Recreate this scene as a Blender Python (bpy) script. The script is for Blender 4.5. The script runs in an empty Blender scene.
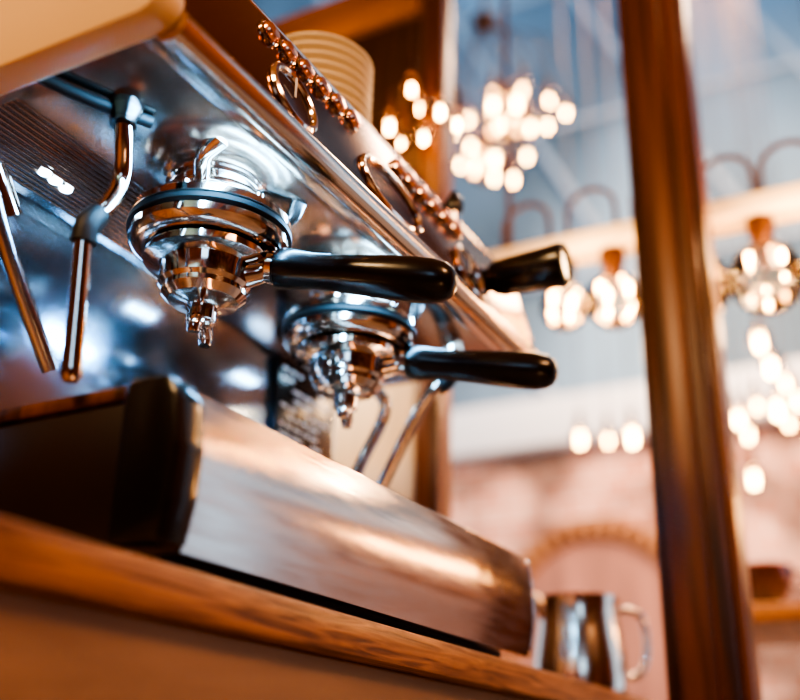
import bpy, bmesh, math, random
from mathutils import Vector, Matrix
random.seed(4)
Z0 = 0.85          # camera height above the floor; part heights below are relative to it
scene = bpy.context.scene

# ------------------------------------------------------------------ materials
def newmat(name):
    m = bpy.data.materials.new(name); m.use_nodes = True
    nt = m.node_tree
    return m, nt, nt.nodes["Principled BSDF"]

def plain(name, col, rough=0.4, metal=0.0, coat=0.0, bump=0.0, bscale=60, stretch=(1,1,1), var=0.0, rvar=0.0):
    m, nt, b = newmat(name)
    b.inputs["Base Color"].default_value = (*col, 1)
    b.inputs["Roughness"].default_value = rough
    b.inputs["Metallic"].default_value = metal
    b.inputs["Coat Weight"].default_value = coat
    tc = nt.nodes.new("ShaderNodeTexCoord"); mp = nt.nodes.new("ShaderNodeMapping")
    mp.inputs["Scale"].default_value = stretch
    nt.links.new(tc.outputs["Object"], mp.inputs["Vector"])
    n = nt.nodes.new("ShaderNodeTexNoise"); n.inputs["Scale"].default_value = bscale
    n.inputs["Detail"].default_value = 4
    nt.links.new(mp.outputs[0], n.inputs["Vector"])
    if bump > 0:
        bp = nt.nodes.new("ShaderNodeBump"); bp.inputs["Strength"].default_value = bump
        bp.inputs["Distance"].default_value = 0.002
        nt.links.new(n.outputs[0], bp.inputs["Height"]); nt.links.new(bp.outputs[0], b.inputs["Normal"])
    if var > 0:
        r = nt.nodes.new("ShaderNodeValToRGB")
        r.color_ramp.elements[0].position = .3; r.color_ramp.elements[1].position = .7
        r.color_ramp.elements[0].color = (*[c*(1-var) for c in col], 1)
        r.color_ramp.elements[1].color = (*[min(1, c*(1+var*.5)) for c in col], 1)
        nt.links.new(n.outputs[0], r.inputs[0]); nt.links.new(r.outputs[0], b.inputs["Base Color"])
    if rvar > 0:
        mr = nt.nodes.new("ShaderNodeMapRange")
        mr.inputs["To Min"].default_value = max(.02, rough-rvar); mr.inputs["To Max"].default_value = rough+rvar
        nt.links.new(n.outputs[0], mr.inputs[0]); nt.links.new(mr.outputs[0], b.inputs["Roughness"])
    return m

def wood(name, dark, light, rough=0.35, stretch=(1, 12, 12), scale=3.0, coat=.2, bump=.25, dist=1.2):
    m, nt, b = newmat(name)
    tc = nt.nodes.new("ShaderNodeTexCoord"); mp = nt.nodes.new("ShaderNodeMapping")
    mp.inputs["Scale"].default_value = stretch
    nt.links.new(tc.outputs["Object"], mp.inputs["Vector"])
    n = nt.nodes.new("ShaderNodeTexNoise"); n.inputs["Scale"].default_value = scale
    n.inputs["Detail"].default_value = 7; n.inputs["Distortion"].default_value = dist
    nt.links.new(mp.outputs[0], n.inputs["Vector"])
    r = nt.nodes.new("ShaderNodeValToRGB")
    r.color_ramp.elements[0].position = .35; r.color_ramp.elements[1].position = .68
    r.color_ramp.elements[0].color = (*dark, 1); r.color_ramp.elements[1].color = (*light, 1)
    nt.links.new(n.outputs[0], r.inputs[0]); nt.links.new(r.outputs[0], b.inputs["Base Color"])
    bp = nt.nodes.new("ShaderNodeBump"); bp.inputs["Strength"].default_value = bump; bp.inputs["Distance"].default_value = .003
    nt.links.new(n.outputs[0], bp.inputs["Height"]); nt.links.new(bp.outputs[0], b.inputs["Normal"])
    b.inputs["Roughness"].default_value = rough; b.inputs["Coat Weight"].default_value = coat
    b.inputs["Coat Roughness"].default_value = .25
    return m

def emit(name, col, s):
    m, nt, b = newmat(name)
    b.inputs["Base Color"].default_value = (*col, 1)
    b.inputs["Emission Color"].default_value = (*col, 1); b.inputs["Emission Strength"].default_value = s
    return m

def glassy(name, tint=(1, .90, .78)):
    m = bpy.data.materials.new(name); m.use_nodes = True; nt = m.node_tree; nt.nodes.clear()
    o = nt.nodes.new("ShaderNodeOutputMaterial"); mx = nt.nodes.new("ShaderNodeMixShader")
    t = nt.nodes.new("ShaderNodeBsdfTransparent"); g = nt.nodes.new("ShaderNodeBsdfGlossy")
    lw = nt.nodes.new("ShaderNodeLayerWeight"); lw.inputs[0].default_value = .4
    t.inputs[0].default_value = (*tint, 1); g.inputs["Roughness"].default_value = .05
    nt.links.new(lw.outputs["Fresnel"], mx.inputs[0]); nt.links.new(t.outputs[0], mx.inputs[1]); nt.links.new(g.outputs[0], mx.inputs[2])
    nt.links.new(mx.outputs[0], o.inputs[0])
    return m

def brick(name, c1, c2, mortar, scale=4.0, lo=.35, hi=1.15):
    m, nt, b = newmat(name)
    tc = nt.nodes.new("ShaderNodeTexCoord")
    sx = nt.nodes.new("ShaderNodeSeparateXYZ"); cb = nt.nodes.new("ShaderNodeCombineXYZ")
    nt.links.new(tc.outputs["Object"], sx.inputs[0])
    ad = nt.nodes.new("ShaderNodeMath"); ad.operation = 'ADD'
    nt.links.new(sx.outputs[0], ad.inputs[0]); nt.links.new(sx.outputs[1], ad.inputs[1])
    nt.links.new(ad.outputs[0], cb.inputs[0]); nt.links.new(sx.outputs[2], cb.inputs[1])
    br = nt.nodes.new("ShaderNodeTexBrick"); br.inputs["Scale"].default_value = scale
    br.inputs["Color1"].default_value = (*c1, 1); br.inputs["Color2"].default_value = (*c2, 1); br.inputs["Mortar"].default_value = (*mortar, 1)
    nt.links.new(cb.outputs[0], br.inputs["Vector"])
    n = nt.nodes.new("ShaderNodeTexNoise"); n.inputs["Scale"].default_value = 2.6; n.inputs["Detail"].default_value = 4
    nt.links.new(tc.outputs["Object"], n.inputs["Vector"])
    mr = nt.nodes.new("ShaderNodeMapRange"); mr.inputs["From Min"].default_value = .40; mr.inputs["From Max"].default_value = .60
    mr.inputs["To Min"].default_value = lo; mr.inputs["To Max"].default_value = hi
    nt.links.new(n.outputs[0], mr.inputs[0])
    vm = nt.nodes.new("ShaderNodeVectorMath"); vm.operation = 'SCALE'
    nt.links.new(br.outputs[0], vm.inputs[0]); nt.links.new(mr.outputs[0], vm.inputs["Scale"])
    nt.links.new(vm.outputs[0], b.inputs["Base Color"])
    b.inputs["Roughness"].default_value = .85
    return m

STEEL = plain("brushed_steel", (.55, .54, .55), .2, 1, bump=.10, bscale=40, stretch=(1, 14, 40), rvar=.1)
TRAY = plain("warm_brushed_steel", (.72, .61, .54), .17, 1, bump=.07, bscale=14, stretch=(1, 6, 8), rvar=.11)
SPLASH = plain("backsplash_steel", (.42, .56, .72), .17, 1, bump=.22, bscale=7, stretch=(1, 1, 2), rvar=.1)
UNDER = plain("underside_steel", (.52, .42, .36), .18, 1, bump=.10, bscale=24, stretch=(1, 1, 1), rvar=.08)
CHROME = plain("chrome", (.70, .61, .55), .09, 1)
RAILM = plain("rail_steel", (.80, .66, .55), .17, 1)
RINGM = plain("polished_ring", (.88, .80, .74), .12, 1)
FASCIAM = plain("brown_tinted_chrome", (.28, .145, .095), .19, 1, bump=.04, bscale=30, stretch=(1, 8, 8))  # fascia chrome; brown room reflections are put into the base colour
BTN = plain("copper_button", (.95, .46, .30), .25, 1)
BLACK = plain("black_bakelite", (.008, .005, .004), .25, coat=.15)
RUBBER = plain("black_rubber", (.006, .006, .006), .6)
DARK = plain("dark_enamel", (.020, .008, .005), .35, coat=.1)
CREAM = plain("cream_enamel", (.88, .63, .33), .3, coat=.4)
GLASSF = plain("gauge_face", (.05, .035, .03), .12, coat=.6)
WHITE = plain("white_print", (.8, .8, .8), .6)
CUP = plain("glazed_cream_ceramic", (.88, .76, .53), .35, coat=.2)
BROWNCUP = plain("brown_glazed_ceramic", (.08, .025, .012), .12, coat=.8)
CUPIN = plain("red_glazed_inside", (.55, .10, .04), .15, coat=.8)
WOODC = wood("oak_counter", (.15, .050, .014), (.56, .25, .085), .42, (1.6, 22, 22), 5)
PANEL = wood("counter_panel_wood", (.22, .11, .052), (.31, .165, .08), .6, (1, 6, 6), 2, 0)
WOODP = wood("varnished_post_wood", (.040, .011, .003), (.20, .060, .017), .4, (14, 14, .6), 3, .15, .10, .3)
WOODD = wood("dark_panelling", (.03, .012, .006), (.09, .035, .015), .5, (8, 8, 1), 3, 0)
WOODW = wood("warm_wall_boards", (.24, .09, .03), (.50, .21, .075), .6, (1, 1, 10), 2, 0)
SOCK = plain("brass_socket", (.10, .04, .02), .4, .7)
CORD = plain("brown_cord", (.12, .05, .03), .5)
BARM = plain("painted_lamp_bar", (.94, .78, .55), .5)
BULB = glassy("bulb_glass")
FIL = emit("filament", (1, .50, .16), 95)
FILF = emit("filament_far", (1, .54, .20), 95)
PLASTER = plain("ceiling_plaster", (.42, .27, .16), .9)
CREAMW = plain("cream_painted_board", (.85, .72, .56), .7, var=.2, bscale=3, stretch=(1, 6, .3))
BRICKO = brick("pale_brick", (.52, .20, .12), (.68, .36, .25), (.72, .56, .47), 2.2)
BRICKI = brick("interior_brick", (.35, .12, .06), (.26, .09, .05), (.35, .25, .18), 3.5)
SLATE = plain("blue_grey_slate", (.21, .31, .40), .8, var=.7, bscale=.6, stretch=(1, 1, .5))
BARW = plain("pale_glazing_bar", (.40, .47, .54), .6)
CORN = plain("pale_cornice", (.70, .71, .72), .7)
STONE = plain("floor_stone", (.30, .24, .20), .6, var=.3, bscale=2)
DOORM = plain("faded_red_door", (.40, .18, .12), .6, var=.4, bscale=2, stretch=(1, 5, .5))

# ------------------------------------------------------------------ geometry builder
def frame_for(d):
    d = Vector(d).normalized()
    h = Vector((0, 0, 1)) if abs(d.z) < .9 else Vector((1, 0, 0))
    a = d.cross(h).normalized(); b = d.cross(a).normalized()
    return d, a, b

class B:
    def __init__(s, name):
        s.name = name; s.v = []; s.f = []; s.fm = []; s.mats = []
    def mi(s, m):
        if m not in s.mats: s.mats.append(m)
        return s.mats.index(m)
    def add(s, vs, fs, m):
        o = len(s.v); k = s.mi(m)
        s.v += [Vector(v) for v in vs]
        for f in fs: s.f.append([i+o for i in f]); s.fm.append(k)
    def box(s, lo, hi, m, bev=0.0, seg=2, rot=None):
        bm = bmesh.new(); bmesh.ops.create_cube(bm, size=1)
        lo = Vector(lo); hi = Vector(hi); c = (lo+hi)/2; d = hi-lo
        for v in bm.verts: v.co = Vector((v.co.x*d.x, v.co.y*d.y, v.co.z*d.z))
        if bev > 0: bmesh.ops.bevel(bm, geom=bm.edges[:], offset=bev, segments=seg, affect='EDGES', profile=.5)
        if rot is not None:
            for v in bm.verts: v.co = rot @ v.co
        bm.verts.ensure_lookup_table(); bm.verts.index_update()
        s.add([v.co+c for v in bm.verts], [[v.index for v in f.verts] for f in bm.faces], m); bm.free()
    def prism(s, poly, x0, x1, m, bev=0.0):
        "poly: (y,z) outline extruded along x"
        bm = bmesh.new()
        vs = [bm.verts.new((x0, y, z)) for y, z in poly]
        f = bm.faces.new(vs)
        r = bmesh.ops.extrude_face_region(bm, geom=[f])
        for e in r['geom']:
            if isinstance(e, bmesh.types.BMVert): e.co.x = x1
        bmesh.ops.recalc_face_normals(bm, faces=bm.faces[:])
        if bev > 0: bmesh.ops.bevel(bm, geom=bm.edges[:], offset=bev, segments=2, affect='EDGES', profile=.5)
        bm.verts.index_update()
        s.add([v.co.copy() for v in bm.verts], [[v.index for v in f.verts] for f in bm.faces], m); bm.free()
    def lathe(s, c, axis, prof, m, n=40):
        "prof: (radius, distance along axis from c)"
        c = Vector(c); d, a, b = frame_for(axis); vs = []; fs = []
        for r, h in prof:
            for i in range(n):
                t = 2*math.pi*i/n
                vs.append(c + d*h + a*(r*math.cos(t)) + b*(r*math.sin(t)))
        for j in range(len(prof)-1):
            for i in range(n):
                i2 = (i+1) % n
                fs.append([j*n+i, j*n+i2, (j+1)*n+i2, (j+1)*n+i])
        if prof[0][0] > 1e-5: fs.append(list(range(n-1, -1, -1)))
        if prof[-1][0] > 1e-5: fs.append([(len(prof)-1)*n+i for i in range(n)])
        s.add(vs, fs, m)
    def torus(s, c, axis, R, r, m, n=40, k=10, ea=1.0, ref=None):
        "ring; ea stretches it along ref to make an oval"
        d, a, b = frame_for(axis)
        if ref is not None: a = Vector(ref).normalized(); b = d.cross(a)
        c = Vector(c); pts = [c+a*(R*ea*math.cos(2*math.pi*i/n))+b*(R*math.sin(2*math.pi*i/n)) for i in range(n)]
        vs = []; fs = []
        for i, p in enumerate(pts):
            t = (pts[(i+1) % n]-pts[i-1]).normalized(); o = t.cross(d)
            for j in range(k):
                q = 2*math.pi*j/k; vs.append(p+o*(r*math.cos(q))+d*(r*math.sin(q)))
        for i in range(n):
            for j in range(k):
                fs.append([i*k+j, i*k+(j+1) % k, ((i+1) % n)*k+(j+1) % k, ((i+1) % n)*k+j])
        s.add(vs, fs, m)
    def tube(s, pts, rad, m, smooth=6, n=20, cap=True):
        pts = [Vector(p) for p in pts]
        if not isinstance(rad, (list, tuple)): rad = [rad]*len(pts)
        P = []; R = []
        if smooth and len(pts) > 2:
            for i in range(len(pts)-1):
                p0 = pts[max(0, i-1)]; p1 = pts[i]; p2 = pts[i+1]; p3 = pts[min(len(pts)-1, i+2)]
                for k in range(smooth):
                    t = k/smooth
                    P.append(.5*((2*p1)+(p2-p0)*t+(2*p0-5*p1+4*p2-p3)*t*t+(3*p1-p0-3*p2+p3)*t**3))
                    R.append(rad[i]*(1-t)+rad[i+1]*t)
            P.append(pts[-1]); R.append(rad[-1])
        else: P = pts; R = rad
        d, a, b = frame_for(P[1]-P[0]); vs = []; fs = []
        for i, p in enumerate(P):
            t = (P[min(i+1, len(P)-1)]-P[max(i-1, 0)]).normalized()
            a = (a-t*a.dot(t)).normalized(); b = t.cross(a)
            for j in range(n):
                q = 2*math.pi*j/n; vs.append(p+a*(R[i]*math.cos(q))+b*(R[i]*math.sin(q)))
        for i in range(len(P)-1):
            for j in range(n): fs.append([i*n+j, i*n+(j+1) % n, (i+1)*n+(j+1) % n, (i+1)*n+j])
        if cap: fs.append(list(range(n-1, -1, -1))); fs.append([(len(P)-1)*n+j for j in range(n)])
        s.add(vs, fs, m)
    def finish(s, parent=None, sharp=.6):
        lo = Vector((min(v.x for v in s.v), min(v.y for v in s.v), min(v.z for v in s.v)))
        hi = Vector((max(v.x for v in s.v), max(v.y for v in s.v), max(v.z for v in s.v)))
        c = (lo+hi)/2
        me = bpy.data.meshes.new(s.name)
        me.from_pydata([v-c for v in s.v], [], s.f)
        for m in s.mats: me.materials.append(m)
        for p, k in zip(me.polygons, s.fm): p.material_index = k; p.use_smooth = True
        bm = bmesh.new(); bm.from_mesh(me); bmesh.ops.recalc_face_normals(bm, faces=bm.faces[:])
        for e in bm.edges:
            if len(e.link_faces) == 2 and e.calc_face_angle(0) > sharp: e.smooth = False
        bm.to_mesh(me); bm.free()
        o = bpy.data.objects.new(s.name, me); scene.collection.objects.link(o)
        o.location = c + Vector((0, 0, Z0))
        if parent: o.parent = parent; o.location = o.location - parent.location
        return o

def empty(name, loc):
    e = bpy.data.objects.new(name, None); scene.collection.objects.link(e)
    e.location = Vector(loc)+Vector((0, 0, Z0)); e.empty_display_size = .1
    return e

# ------------------------------------------------------------------ room shell
def slab(name, lo, hi, m, bev=0): b = B(name); b.box(lo, hi, m, bev); return b.finish()
slab("floor", (-2.6, -4, -.95), (9, 7, -.85), STONE)
slab("ceiling", (-2.6, -2.6, 2.0), (1.72, 1.6, 2.1), PLASTER)
slab("wall_back", (-2.6, 1.5, -.85), (1.6, 1.6, 2.0), WOODD)
slab("wall_front", (-2.6, -2.6, -.85), (1.6, -2.5, 2.0), BRICKI)
slab("wall_left", (-2.6, -2.5, -.85), (-2.5, 1.5, 2.0), WOODW)
slab("wall_right", (1.6, -2.6, -.85), (1.7, -.62, 2.0), WOODW)

# window partition (timber frame) at the far end of the counter
w = empty("window_1", (1.65, .6, .5))
def part(parent, name, lo, hi, m, bev=.004): b = B(name); b.box(lo, hi, m, bev); return b.finish(parent)
b = B("post_1")
b.box((1.575, .298, -.85), (1.68, .403, 2.0), WOODP, .006)
b.box((1.590, .284, -.85), (1.665, .298, 2.0), WOODP, .003)
b.box((1.56, .325, -.85), (1.575, .380, 2.0), WOODP, .004)
b.finish(w)
part(w, "post_2", (1.625, .80, -.85), (1.68, .85, 2.0), WOODP)
part(w, "post_3", (1.61, 1.42, -.85), (1.69, 1.5, 2.0), WOODP)
part(w, "jamb", (1.61, -.62, -.85), (1.69, -.55, 2.0), WOODP)
part(w, "transom", (1.62, .86, 1.60), (1.68, 1.42, 1.72), WOODW)
part(w, "upper_panel", (1.64, .86, 1.02), (1.665, 1.42, 1.60), WOODD)
part(w, "lower_panel", (1.64, .86, -.85), (1.665, 1.42, 1.02), CREAMW)

# outdoor courtyard
b = B("wall_outside"); b.box((6.5, -4, -.85), (6.8, 7, 2.15), BRICKO); b.finish()
tb = B("trim_1"); tb.box((6.35, -4, 2.15), (6.8, 7, 2.5), CORN, .03); tb.finish()
ar = B("arched_door")
R0 = .62; yc = 2.05; zc = .95
for i in range(21):
    t = math.pi*i/20; y = yc+R0*math.cos(t); z = zc+R0*math.sin(t)
    ar.box((6.40, y-.07, z-.07), (6.495, y+.07, z+.07), WOODW, .01, rot=Matrix.Rotation(t, 3, 'X'))
for k in (-1, 1): ar.box((6.40, yc+k*R0-.07, -.85), (6.495, yc+k*R0+.07, zc), WOODW, .01)
pts = [(yc-.56, -.85), (yc+.56, -.85)]+[(yc+.56*math.cos(math.pi*i/20), zc+.56*math.sin(math.pi*i/20)) for i in range(21)]
ar.prism(pts, 6.44, 6.49, DOORM)
ar.finish()
rf = B("slate_roof"); rf.prism([(-4, 2.5), (7, 2.5), (7, 9), (-4, 9)], 6.9, 7.0, SLATE); rf.finish()
gb = B("roof_glazing_bars")
for i in range(12):
    y = -5+i*1.05
    gb.tube([(6.8, y, 2.5), (6.8, y+3.2, 9)], .03, BARW, 0, 8)
for z in (3.6, 5.0, 6.4): gb.tube([(6.8, -4, z), (6.8, 7, z)], .025, BARW, 0, 8)
gb.finish()

# ------------------------------------------------------------------ counter
b = B("bar_counter")
b.box((-1.2, .485, .104), (1.79, 1.30, .140), WOODC, .005)
b.box((-1.15, .505, -.85), (1.56, 1.28, .104), PANEL, .003)
b.finish()

# ------------------------------------------------------------------ espresso machine
em = empty("espresso_machine", (.86, .7, .14))
XN, XF = .472, 1.25
b = B("drip_tray")
def arcprof(y0, z0, z1, bulge=.008, n=10):
    return [(y0-bulge*math.sin(math.pi*i/n), z0+(z1-z0)*i/n) for i in range(n+1)]
front = arcprof(.503, .154, .280)
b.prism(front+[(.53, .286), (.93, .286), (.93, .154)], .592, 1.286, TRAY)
b.prism([(y-.0015, z) for y, z in front]+[(.53, .287), (.93, .287), (.93, .154)], 1.286, 1.293, CHROME, .001)
b.box((.60, .535, .146), (1.27, .93, .155), RUBBER)
b.finish(em, .5)
b = B("tray_end_cap")
b.prism([(.497, .156), (.490, .19), (.488, .23), (.493, .268), (.503, .284), (.545, .284), (.545, .156)], .556, .591, BLACK, .004)
b.box((.565, .545, .156), (.592, .93, .270), DARK, .004)
b.box((.563, .545, .272), (.70, .93, .284), WOODP, .002)  # tan strip stands in for a wood reflection along the tray end
b.finish(em)
b = B("tray_grate")
for i in range(34):
    x = .61+i*.0198; b.box((x, .53, .286), (x+.008, .77, .291), CHROME)
b.box((.60, .524, .286), (1.275, .532, .293), CHROME, .001)
b.finish(em)
b = B("feet")
for x in (.65, 1.22):
    for y in (.57, .88): b.lathe((x, y, .140), (0, 0, 1), [(.022, 0), (.022, .008), (.017, .015)], RUBBER, 24)
b.finish(em)
b = B("backsplash")
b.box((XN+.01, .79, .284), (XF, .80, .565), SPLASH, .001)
b.box((XN+.01, .80, .158), (XF, .93, .565), STEEL, .004)
b.finish(em)
b = B("upper_body")
b.prism([(.482, .560), (.93, .560), (.93, .690), (.515, .690)], XN, XF, STEEL)
b.box((XN+.01, .49, .552), (XF-.005, .79, .5605), UNDER, .002)
for i in range(15):   # pressed ribs on the underside panel
    y = .665+i*.0075
    b.box((XN+.03, y, .5505), (.80, y+.0035, .5525), UNDER, .0008, 1)
b.finish(em)
# slanted fascia
ang = math.radians(75); su = Vector((0, math.cos(ang), math.sin(ang))); sn = Vector((0, -math.sin(ang), math.cos(ang)))
F0 = Vector((0, .470, .537))
def FP(x, s, o=0): return Vector((x, 0, 0))+F0+su*s+sn*o
b = B("fascia")
p = [F0+su*.005+sn*.004, F0+su*.150+sn*.004, F0+su*.153, F0+su*.153-sn*.012, F0+su*.005-sn*.012]
b.prism([(q.y, q.z) for q in p], XN+.004, XF+.015, FASCIAM, .001)
b.tube([FP(XN+.004, .153, -.002), FP(XF+.015, .153, -.002)], .0045, CHROME, 0, 12)
b.finish(em)
b = B("front_rail")
b.tube([(XN, .465, .535), (XF+.02, .465, .535)], .0145, RAILM, 0, 32)
b.box((XN, .466, .534), (XF+.01, .50, .560), RAILM, .004)
b.finish(em, .9)
b = B("control_buttons")
for x0, x1 in ((.632, .787), (.895, 1.05)):
    for i in range(6):
        x = x0+(x1-x0)*i/5
        c = FP(x, .124, .004)
        b.lathe(c, sn, [(.0140, 0), (.0140, .003), (.0125, .0045), (.0118, .003)], CHROME, 28)
        b.lathe(c, sn, [(.0112, .001), (.0108, .006), (.0088, .009), (0, .010)], BTN, 28)
b.finish(em)
b = B("pressure_gauges")
for x in (.655, 1.052):
    c = FP(x, .056, .004); R = .033
    b.torus(c+sn*.003, sn, R, .0045, RINGM)
    b.lathe(c, sn, [(R, 0), (R-.001, .003), (0, .0032)], GLASSF, 40)
    b.box((-.0012, -.0005, 0), (.0012, .0005, .022), WHITE)
    for v in b.v[-8:]: v += c+sn*.0045
b.finish(em)
b = B("oval_badge")
c = FP(.852, .060, .004)
b.torus(c+sn*.002, sn, .034, .0042, RINGM, 56, 10, 1.9, (1, 0, 0))
b.finish(em)
def endpanel(name, x0, x1, m):
    pp = [(.95, .528), (.475, .528)]
    for i in range(1, 7):
        t = math.pi/2*i/6; pp.append((.475-.022*math.sin(t), .550-.022*math.cos(t)))
    pp += [(.500, .735)]
    for i in range(1, 6):
        t = math.pi/2*i/5; pp.append((.525-.025*math.cos(t), .735+.025*math.sin(t)))
    pp += [(.95, .76)]
    b = B(name); b.prism(pp, x0, x1, m, .003); return b.finish(em)
endpanel("side_panel_near", XN-.03, XN, CREAM)
b = B("side_panel_far")
b.prism([(.93, .55), (.475, .55), (.515, .70), (.93, .70)], XF, XF+.016, STEEL, .002); b.finish(em)
b = B("cup_rail")
for y in (.53, .92): b.tube([(XN, y, .715), (XF, y, .715)], .004, CHROME, 0, 12)
for x in (.6, .9, 1.2):
    for y in (.53, .92): b.tube([(x, y, .689), (x, y, .716)], .0035, CHROME, 0, 10)
b.finish(em)
# brew groups
GX = (.70, .97); GY = .60
for gi, gx in enumerate(GX):
    b = B("brew_group_%d" % (gi+1)); c = (gx, GY, 0)
    b.lathe(c, (0, 0, 1), [(.050, .556), (.050, .549), (.046, .547), (.046, .537), (.053, .535), (.055, .531), (.055, .526), (.062, .524), (.066, .520), (.066, .516), (.075, .514), (.080, .510), (.0805, .503), (.077, .501)], CHROME, 56)
    b.lathe(c, (0, 0, 1), [(.077, .502), (.081, .500), (.081, .495), (.077, .493)], RUBBER, 56)
    b.lathe(c, (0, 0, 1), [(.076, .494), (.0785, .491), (.0785, .484), (.074, .478), (.066, .475), (.060, .4745)], CHROME, 56)
    b.tube([(gx-.045, GY-.02, .535), (gx-.062, GY-.035, .545), (gx-.064, GY-.055, .556)], [.008, .008, .010], CHROME, 6, 14)
    b.tube([(gx+.045, GY-.03, .525), (gx+.062, GY-.05, .535), (gx+.062, GY-.06, .553)], [.007, .007, .009], BLACK, 6, 14)
    for k in range(6):
        t = k*math.pi/3+.3
        b.lathe((gx+.070*math.cos(t), GY+.070*math.sin(t), .512), (0, 0, 1), [(.0045, 0), (.0045, .006), (0, .008)], CHROME, 12)
    b.finish(em)
# steam wands and taps
b = B("steam_wand_near")
b.tube([(.47, .62, .545), (.52, .60, .543), (.575, .575, .545)], .006, RUBBER, 4, 16)
b.lathe((.551, .585, .556), (0, 0, -1), [(.016, 0), (.016, .012), (.012, .018), (.012, .026)], BLACK, 24)
b.tube([(.551, .585, .54), (.560, .590, .52), (.573, .600, .490), (.560, .598, .456), (.540, .594, .430), (.537, .594, .41)], .0082, CHROME, 6, 20)
b.tube([(.549, .596, .440), (.538, .594, .424), (.537, .595, .408)], .0108, RUBBER, 4, 20)
b.tube([(.537, .595, .41), (.545, .598, .35), (.551, .600, .300)], [.0075, .0080, .0088], CHROME, 6, 20)
b.lathe((.551, .600, .302), (.05, .01, -1), [(.0088, 0), (.009, .006), (.006, .012), (0, .013)], CHROME, 20)
b.finish(em)
b = B("hot_water_tap")
b.tube([(.50, .70, .553), (.515, .70, .49), (.543, .70, .439), (.58, .70, .388), (.618, .70, .341)], .008, STEEL, 6, 18)
b.tube([(.515, .70, .50), (.543, .70, .462)], .012, CHROME, 0, 18)
b.finish(em)
b = B("steam_wand_far")
b.lathe((1.165, .555, .556), (0, 0, -1), [(.016, 0), (.016, .02), (.011, .028)], CHROME, 24)
b.tube([(1.165, .555, .535), (1.16, .558, .505), (1.15, .573, .488), (1.148, .60, .45), (1.15, .645, .370), (1.15, .665, .330)], .0085, CHROME, 6, 20)
b.tube([(1.165, .556, .530), (1.16, .558, .505), (1.152, .570, .490)], .0135, RUBBER, 3, 18)
b.finish(em)
b = B("milk_spout")
b.lathe((1.08, .63, .556), (0, 0, -1), [(.014, 0), (.014, .05), (.010, .055)], CHROME, 24)
b.tube([(1.08, .63, .50), (1.078, .622, .47), (1.09, .615, .452), (1.10, .625, .43), (1.09, .645, .38), (1.085, .655, .35)], .008, CHROME, 6, 18)
b.finish(em)
b = B("instruction_plate")
b.box((1.085, .782, .405), (1.235, .7905, .548), BLACK, .002)
for r in range(9):
    x = 1.095
    while x < 1.21:
        L = random.uniform(.008, .026); z = .535-r*.0135
        if x+L > 1.225: break
        if random.random() < .8: b.box((x, .7812, z-.0045), (x+L, .7822, z), WHITE)
        x += L+.006
b.finish(em)
b = B("steam_knob")
kx, kz = 1.128, .618
b.lathe((kx, .500, kz), (0, -1, 0), [(.016, 0), (.016, .02), (.022, .024), (.025, .035), (.0270, .09), (.029, .118), (.027, .124), (.022, .1245), (.020, .121), (0, .121)], BLACK, 40)
b.lathe((kx, .500, kz), (0, -1, 0), [(.020, 0), (.020, .012), (.016, .013)], CHROME, 32)
b.finish(em)
b = B("top_knob")
b.tube([(1.085, .515, .688), (1.085, .515, .712)], .005, CHROME, 0, 14)
b.lathe((1.085, .515, .706), (0, 0, 1), [(.006, 0), (.012, .004), (.013, .014), (.009, .022), (.004, .026), (.005, .03), (0, .034)], BLACK, 24)
b.finish(em)
LED = emit("cool_led", (.5, .78, 1), 22)
b = B("led_strip")
b.box((.50, .497, .546), (1.2, .507, .5525), emit("cool_led_strip", (.5, .78, 1), 3), .001)
for x0 in (.60, .86, 1.12):
    for k in range(3): b.lathe((x0+k*.016, .733+k*.002, .5525), (0, 0, -1), [(.0065, 0), (.0065, .003), (0, .005)], LED, 16)
b.finish(em)

# ------------------------------------------------------------------ portafilters
def portafilter(gx, d):
    d = Vector(d).normalized(); c = Vector((gx, GY, .468))
    b = B("portafilter")
    b.lathe((gx, GY, 0), (0, 0, 1), [(.056, .474), (.062, .471), (.062, .464), (.054, .461), (.046, .459), (.0445, .452), (.0445, .440), (.041, .436), (.041, .431), (.034, .424), (.018, .421), (.014, .418), (.014, .404), (.011, .402)], CHROME, 48)
    b.tube([c+d*.040+Vector((0, 0, -.012)), c+d*.058+Vector((0, 0, -.006)), c+d*.068], [.013, .010, .010], CHROME, 6, 20)
    b.lathe(c+d*.062, d, [(.014, 0), (.0165, .002), (.0165, .008), (.014, .010)], CHROME, 28)
    hs = [(.0150, 0), (.0195, .003), (.0205, .010), (.0200, .020), (.0178, .040), (.0180, .060), (.0195, .085), (.0212, .110), (.0222, .132), (.0218, .153), (.0195, .166), (.0145, .174), (.007, .178), (0, .179)]
    b.lathe(c+d*.070, d, hs, BLACK, 36)
    s = Vector((gx, GY, .408))
    side = Vector((d.y, -d.x, 0)).normalized()
    for k in (-1, 1):
        b.tube([s, s+side*k*.009+Vector((0, 0, -.006)), s+side*k*.017+Vector((0, 0, -.014)), s+side*k*.017+Vector((0, 0, -.022))], [.0085, .008, .0072, .0055], CHROME, 5, 16)
    b.lathe(s, (0, 0, -1), [(.013, 0), (.013, .006), (.008, .010), (0, .011)], CHROME, 24)
    return b.finish()
portafilter(GX[0], (.080, -.224, -.034))
portafilter(GX[1], (.102, -.234, -.022))

# ------------------------------------------------------------------ stack of saucers on top
b = B("saucer_stack")
for i in range(11):
    z = .6905+i*.0138
    b.lathe((.895, .620, z), (0, 0, 1), [(.032, 0), (.035, .002), (.052, .0065), (.066, .0105), (.0715, .013), (.0725, .015), (.0715, .0165), (.064, .0135), (.050, .010), (.03, .008), (0, .007)], CUP, 56)
b.finish()

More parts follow.
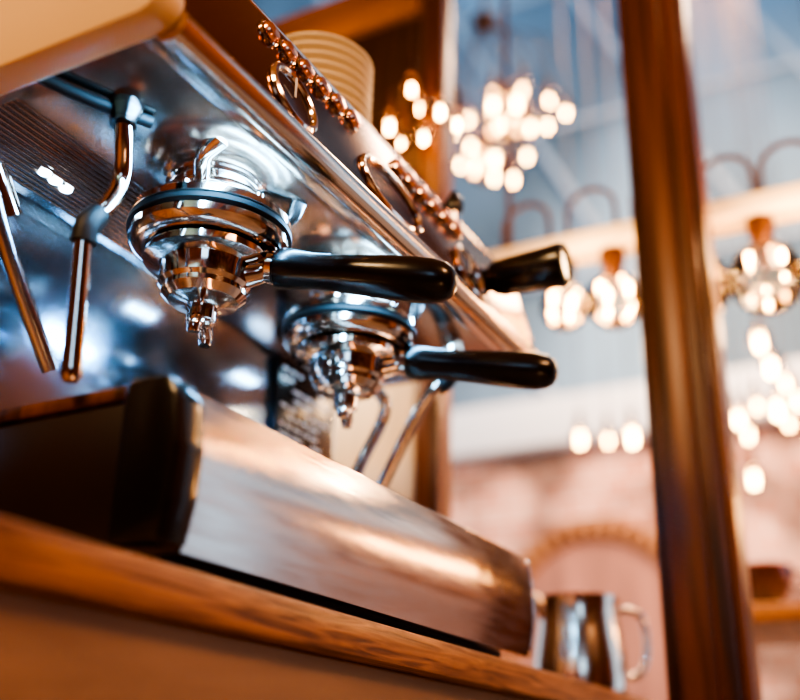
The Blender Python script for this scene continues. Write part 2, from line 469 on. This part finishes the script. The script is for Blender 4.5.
# ------------------------------------------------------------------ milk pitcher
b = B("milk_pitcher")
pc = Vector((1.69, .570, .1402)); S = 1.15; ZS = 1.06
b.lathe(pc, (0, 0, 1), [(r*S, z*ZS) for r, z in [(0, 0), (.060, 0), (.066, .004), (.0675, .02), (.066, .05), (.060, .09), (.0565, .120), (.058, .140), (.0590, .145), (.057, .145), (.055, .138), (.0545, .12), (.058, .09), (.064, .04), (.064, .008), (0, .007)]], RAILM, 64)
hd = Vector((.62, -.78, 0)).normalized()
b.tube([pc+hd*(r*S)+Vector((0, 0, z*ZS)) for r, z in [(.054, .126), (.078, .132), (.098, .118), (.102, .070), (.088, .034), (.062, .030)]], .0065, CHROME, 6, 14)
b.tube([pc-hd*.056+Vector((0, 0, .128)), pc-hd*.076+Vector((0, 0, .155))], [.018, .010], CHROME, 0, 14)
b.finish()

# ------------------------------------------------------------------ lamps
def bulb(b, x, y, z, R, fm, fr=.0018, nf=7):
    "z: top of socket"
    big = R > .045
    b.lathe((x, y, z), (0, 0, -1), [(.02, 0), (.026, .004), (.026, .03), (.021, .034), (.021, .050), (.017, .056)] if big else [(R*.3, 0), (R*.36, .004), (R*.36, .05), (R*.3, .054)], SOCK, 20)
    prof = [(.016 if big else R*.28, .052)]
    for i in range(1, 15):
        t = math.radians(18+162*i/14); prof.append((max(R*math.sin(t), 0.0), .052+R*.98+.006-R*math.cos(t)))
    b.lathe((x, y, z), (0, 0, -1), prof, BULB, 28)
    zc = z-.06-R
    for k in range(nf):
        t = 2*math.pi*k/nf*2+.3+y*9; r = R*.48 if nf > 1 else 0
        h = R*(.7, .0, -.4, .35)[k % 4] if nf > 1 else .1*R
        q = fr*(1.25, .7, 1.0, .6)[k % 4] if nf > 1 else fr
        x0 = x+r*math.cos(t); y0 = y+r*math.sin(t)
        b.tube([(x0, y0, zc+h), (x0+q*.8, y0, zc+h-q*2), (x0, y0, zc+h-q*4.5)], q, fm, 3, 8)
        if nf > 1: b.tube([(x, y, zc+R*.5), ((x+x0)/2, (y+y0)/2, zc+h*.6+R*.3), (x0, y0, zc+h)], .0007, SOCK, 3, 5)
    b.tube([(x, y, z-.05), (x, y, zc+R*.3)], R*.05, SOCK, 0, 8)
def plight(name, loc, e, col=(1, .6, .3), r=.04):
    l = bpy.data.lights.new(name, 'POINT'); l.energy = e; l.color = col; l.shadow_soft_size = r
    o = bpy.data.objects.new(name, l); scene.collection.objects.link(o); o.location = Vector(loc)+Vector((0, 0, Z0)); return o

lb = empty("bulb_light_bar", (1.85, .4, 1.04))
b = B("bar")
b.box((1.80, -.50, 1.018), (1.88, .78, 1.056), BARM, .004)
for y in (-.45, .74): b.tube([(1.84, y, 1.056), (1.84, y, 2.6)], .006, CORD, 0, 10)
b.finish(lb)
for i, (y, R) in enumerate([(.622, .050), (.517, .058), (.35, .062), (.225, .070), (.07, .068), (-.09, .066), (-.25, .066), (-.41, .06)]):
    b = B("bulb_%d" % (i+1)); bulb(b, 1.84, y, 1.018, R, FIL, .0036, 6); b.finish(lb)
for i, y in enumerate((.70, .556, .415, .280, .160, .04, -.1, -.24)):
    g = B("gooseneck_%d" % (i+1)); h = .052
    pts = [(1.84, y-h, 1.05), (1.84, y-h, 1.11)]+[(1.84, y-h*math.cos(math.pi*k/8), 1.12+h*math.sin(math.pi*k/8)) for k in range(1, 8)]+[(1.84, y+h, 1.11), (1.84, y+h, 1.05)]
    g.tube(pts, .0055, CORD, 3, 10); g.finish(lb)
for y in (.58, .3, 0.0): plight("bulb_glow", (1.84, y, .80), 3.0)
plight("bar_fill", (1.72, .15, .93), 4.0); plight("bar_fill", (1.72, .57, .93), 4.0)  # extra fill added in front of the bar to brighten it

# overhead beams outside and the pendants hanging from them
fb = B("pendant_beam")
for x, z in ((1.84, 2.6), (2.94, 3.6), (3.94, 4.6), (2.5, 3.3)):
    fb.box((x-.04, -3, z), (x+.04, 4, z+.07), WOODP, .005)
fb.finish()
def pendant(x, y, z, R, ztop, fr, nf):
    b = B("pendant_lamp"); bulb(b, x, y, z+.06+R, R, FILF, fr, nf)
    b.tube([(x, y, z+.06+R), (x, y, ztop)], .0022, CORD, 0, 6); b.finish()
ch = B("bulb_chandelier"); hub = Vector((2.94, 1.27, 2.72))
ch.tube([hub, (2.94, 1.27, 3.6)], .010, CORD, 0, 10)
ch.lathe(hub, (0, 0, 1), [(.0, -.02), (.04, -.01), (.05, .02), (.02, .05)], SOCK, 24)
for y, z, R, nf in [(1.191, 2.26, .095, 5), (1.272, 2.08, .07, 4), (1.34, 2.306, .028, 1), (1.094, 2.199, .035, 1), (1.41, 2.27, .024, 1), (1.37, 2.12, .024, 1),
                    (1.235, 2.385, .03, 1), (1.12, 2.37, .03, 1), (1.03, 2.185, .028, 1), (1.165, 2.0, .03, 1), (1.33, 2.188, .028, 1), (1.02, 2.29, .028, 1), (1.11, 2.08, .024, 1), (.96, 2.22, .024, 1)]:
    bulb(ch, 2.94, y, z+.06+R, R, FILF, .0066 if nf > 1 else .0035+R*.09, nf)
    p = Vector((2.94, y, z+.06+R)); ch.tube([hub, hub.lerp(p, .5)+Vector((0, (y-1.27)*.35, .03)), p], .0030, CORD, 6, 8)
ch.finish()
# small indoor cluster in front of the dark panel
sc = B("string_light_cluster")
for i, (y, z) in enumerate([(.813, 1.281), (.768, 1.259), (.805, 1.206), (.856, 1.205), (.835, 1.335), (.885, 1.26), (.730, 1.215)]):
    bulb(sc, 1.55, y, z+.06+.02, .020, FILF, (.0042, .0048, .0042, .0028)[i % 4], 1)
    sc.tube([(1.55, y, z+.08), (1.55, (y+.81)/2, 1.7), (1.55, .81, 2.0)], .0016, CORD, 6, 6)
sc.finish()
for i, (y, z) in enumerate([(.510, 1.548), (.465, 1.465), (.650, 1.35), (.577, 1.385), (.505, 1.372), (.43, 1.387), (1.289, 1.354), (1.171, 1.325), (1.071, 1.338), (.621, 1.277), (.62, 1.107), (.47, 1.30), (.54, 1.66), (.40, 1.24)]):
    pendant(3.94, y, z, .035, 4.6, (.0115, .008, .0095, .0065)[i % 4], 1)
for y in (-.42, -.28, -.14, .0, .12): pendant(2.5, y, .60, .05, 3.3, .006, 6)  # row added out of view for its reflections in the drip tray

# ------------------------------------------------------------------ high table with cup outside
b = B("bar_table")
b.box((2.30, -.55, .330), (2.70, .50, .368), WOODC, .006)
b.tube([(2.5, .0, .330), (2.5, .0, -.80)], .03, BLACK, 0, 20)
b.lathe((2.5, .0, -.85), (0, 0, 1), [(.22, 0), (.22, .02), (.05, .05)], BLACK, 32)
b.finish()
b = B("coffee_cup")
cc = (2.50, .395, .368)
b.lathe(cc, (0, 0, 1), [(0, 0), (.045, 0), (.075, .010), (.085, .020), (.075, .016), (.03, .010), (0, .010)], CREAM, 40)
b.lathe(cc, (0, 0, 1), [(.03, .012), (.034, .030), (.052, .052), (.064, .085), (.067, .112)], BROWNCUP, 40)
b.lathe(cc, (0, 0, 1), [(.067, .112), (.0655, .114), (.064, .112), (.048, .06), (0, .035)], CUPIN, 40)
b.torus((2.50, .322, .368+.080), (1, 0, 0), .018, .004, BROWNCUP, 20, 8)
b.finish()

# ------------------------------------------------------------------ lights
def area(name, loc, tgt, size, e, col, sy=None):
    l = bpy.data.lights.new(name, 'AREA'); l.energy = e; l.color = col; l.size = size
    if sy: l.shape = 'RECTANGLE'; l.size_y = sy
    o = bpy.data.objects.new(name, l); scene.collection.objects.link(o)
    o.location = Vector(loc)+Vector((0, 0, Z0))
    d = Vector(tgt)-Vector(loc); o.rotation_euler = d.to_track_quat('-Z', 'Y').to_euler(); return o
area("ceiling_lamp_warm", (.3, -1.3, 1.9), (.8, .5, .3), .7, 46, (1, .53, .26))
area("warm_fill_side", (-.9, .6, 1.7), (.4, .6, .4), .5, 36, (1, .63, .31))  # unseen warm fill, brightens the near cream side panel
area("cool_fill_left", (-1.6, -.9, .9), (.7, .7, .4), .7, 6, (.40, .70, 1))  # added cool fill for chrome highlights; no window on this side
area("led_barista_light", (.80, .515, .545), (.80, .79, .40), .55, 5, (.22, .58, 1), .015)
area("courtyard_fill", (4.2, .5, 3.8), (6.5, 1.5, .6), 1.5, 360, (1, .66, .42))  # added warm fill that brightens the outside brick
plight("low_warm_fill", (.2, -.6, -.35), 5, (1, .52, .25), .15)  # added low fill to warm counter edge and tray; no floor lamp here
plight("panel_fill", (1.5, 1.1, .85), 5.5, (1, .80, .58), .08)  # added fill so the cream board beside it looks bright

wd = bpy.data.worlds.new("sky"); scene.world = wd; wd.use_nodes = True
bg = wd.node_tree.nodes["Background"]; bg.inputs[0].default_value = (.56, .75, .97, 1); bg.inputs[1].default_value = 1.35

# ------------------------------------------------------------------ camera
cam = bpy.data.cameras.new("camera"); co = bpy.data.objects.new("camera", cam); scene.collection.objects.link(co)
cam.sensor_width = 36; cam.lens = 46.44; cam.clip_start = .01
r = Vector((.4703, -.8823, .0233)); u = Vector((-.3527, -.1637, .9214)); f = Vector((.8090, .4415, .3881))
f.normalize(); r = (r-f*r.dot(f)).normalized(); u = r.cross(f)
M = Matrix((r, u, -f)).transposed().to_4x4(); M.translation = Vector((0, 0, Z0)); co.matrix_world = M
cam.dof.use_dof = True; cam.dof.focus_distance = 1.0; cam.dof.aperture_fstop = 1.9
scene.camera = co
scene.view_settings.view_transform = 'AgX'
scene.view_settings.look = 'AgX - High Contrast'
scene.view_settings.exposure = 0.0
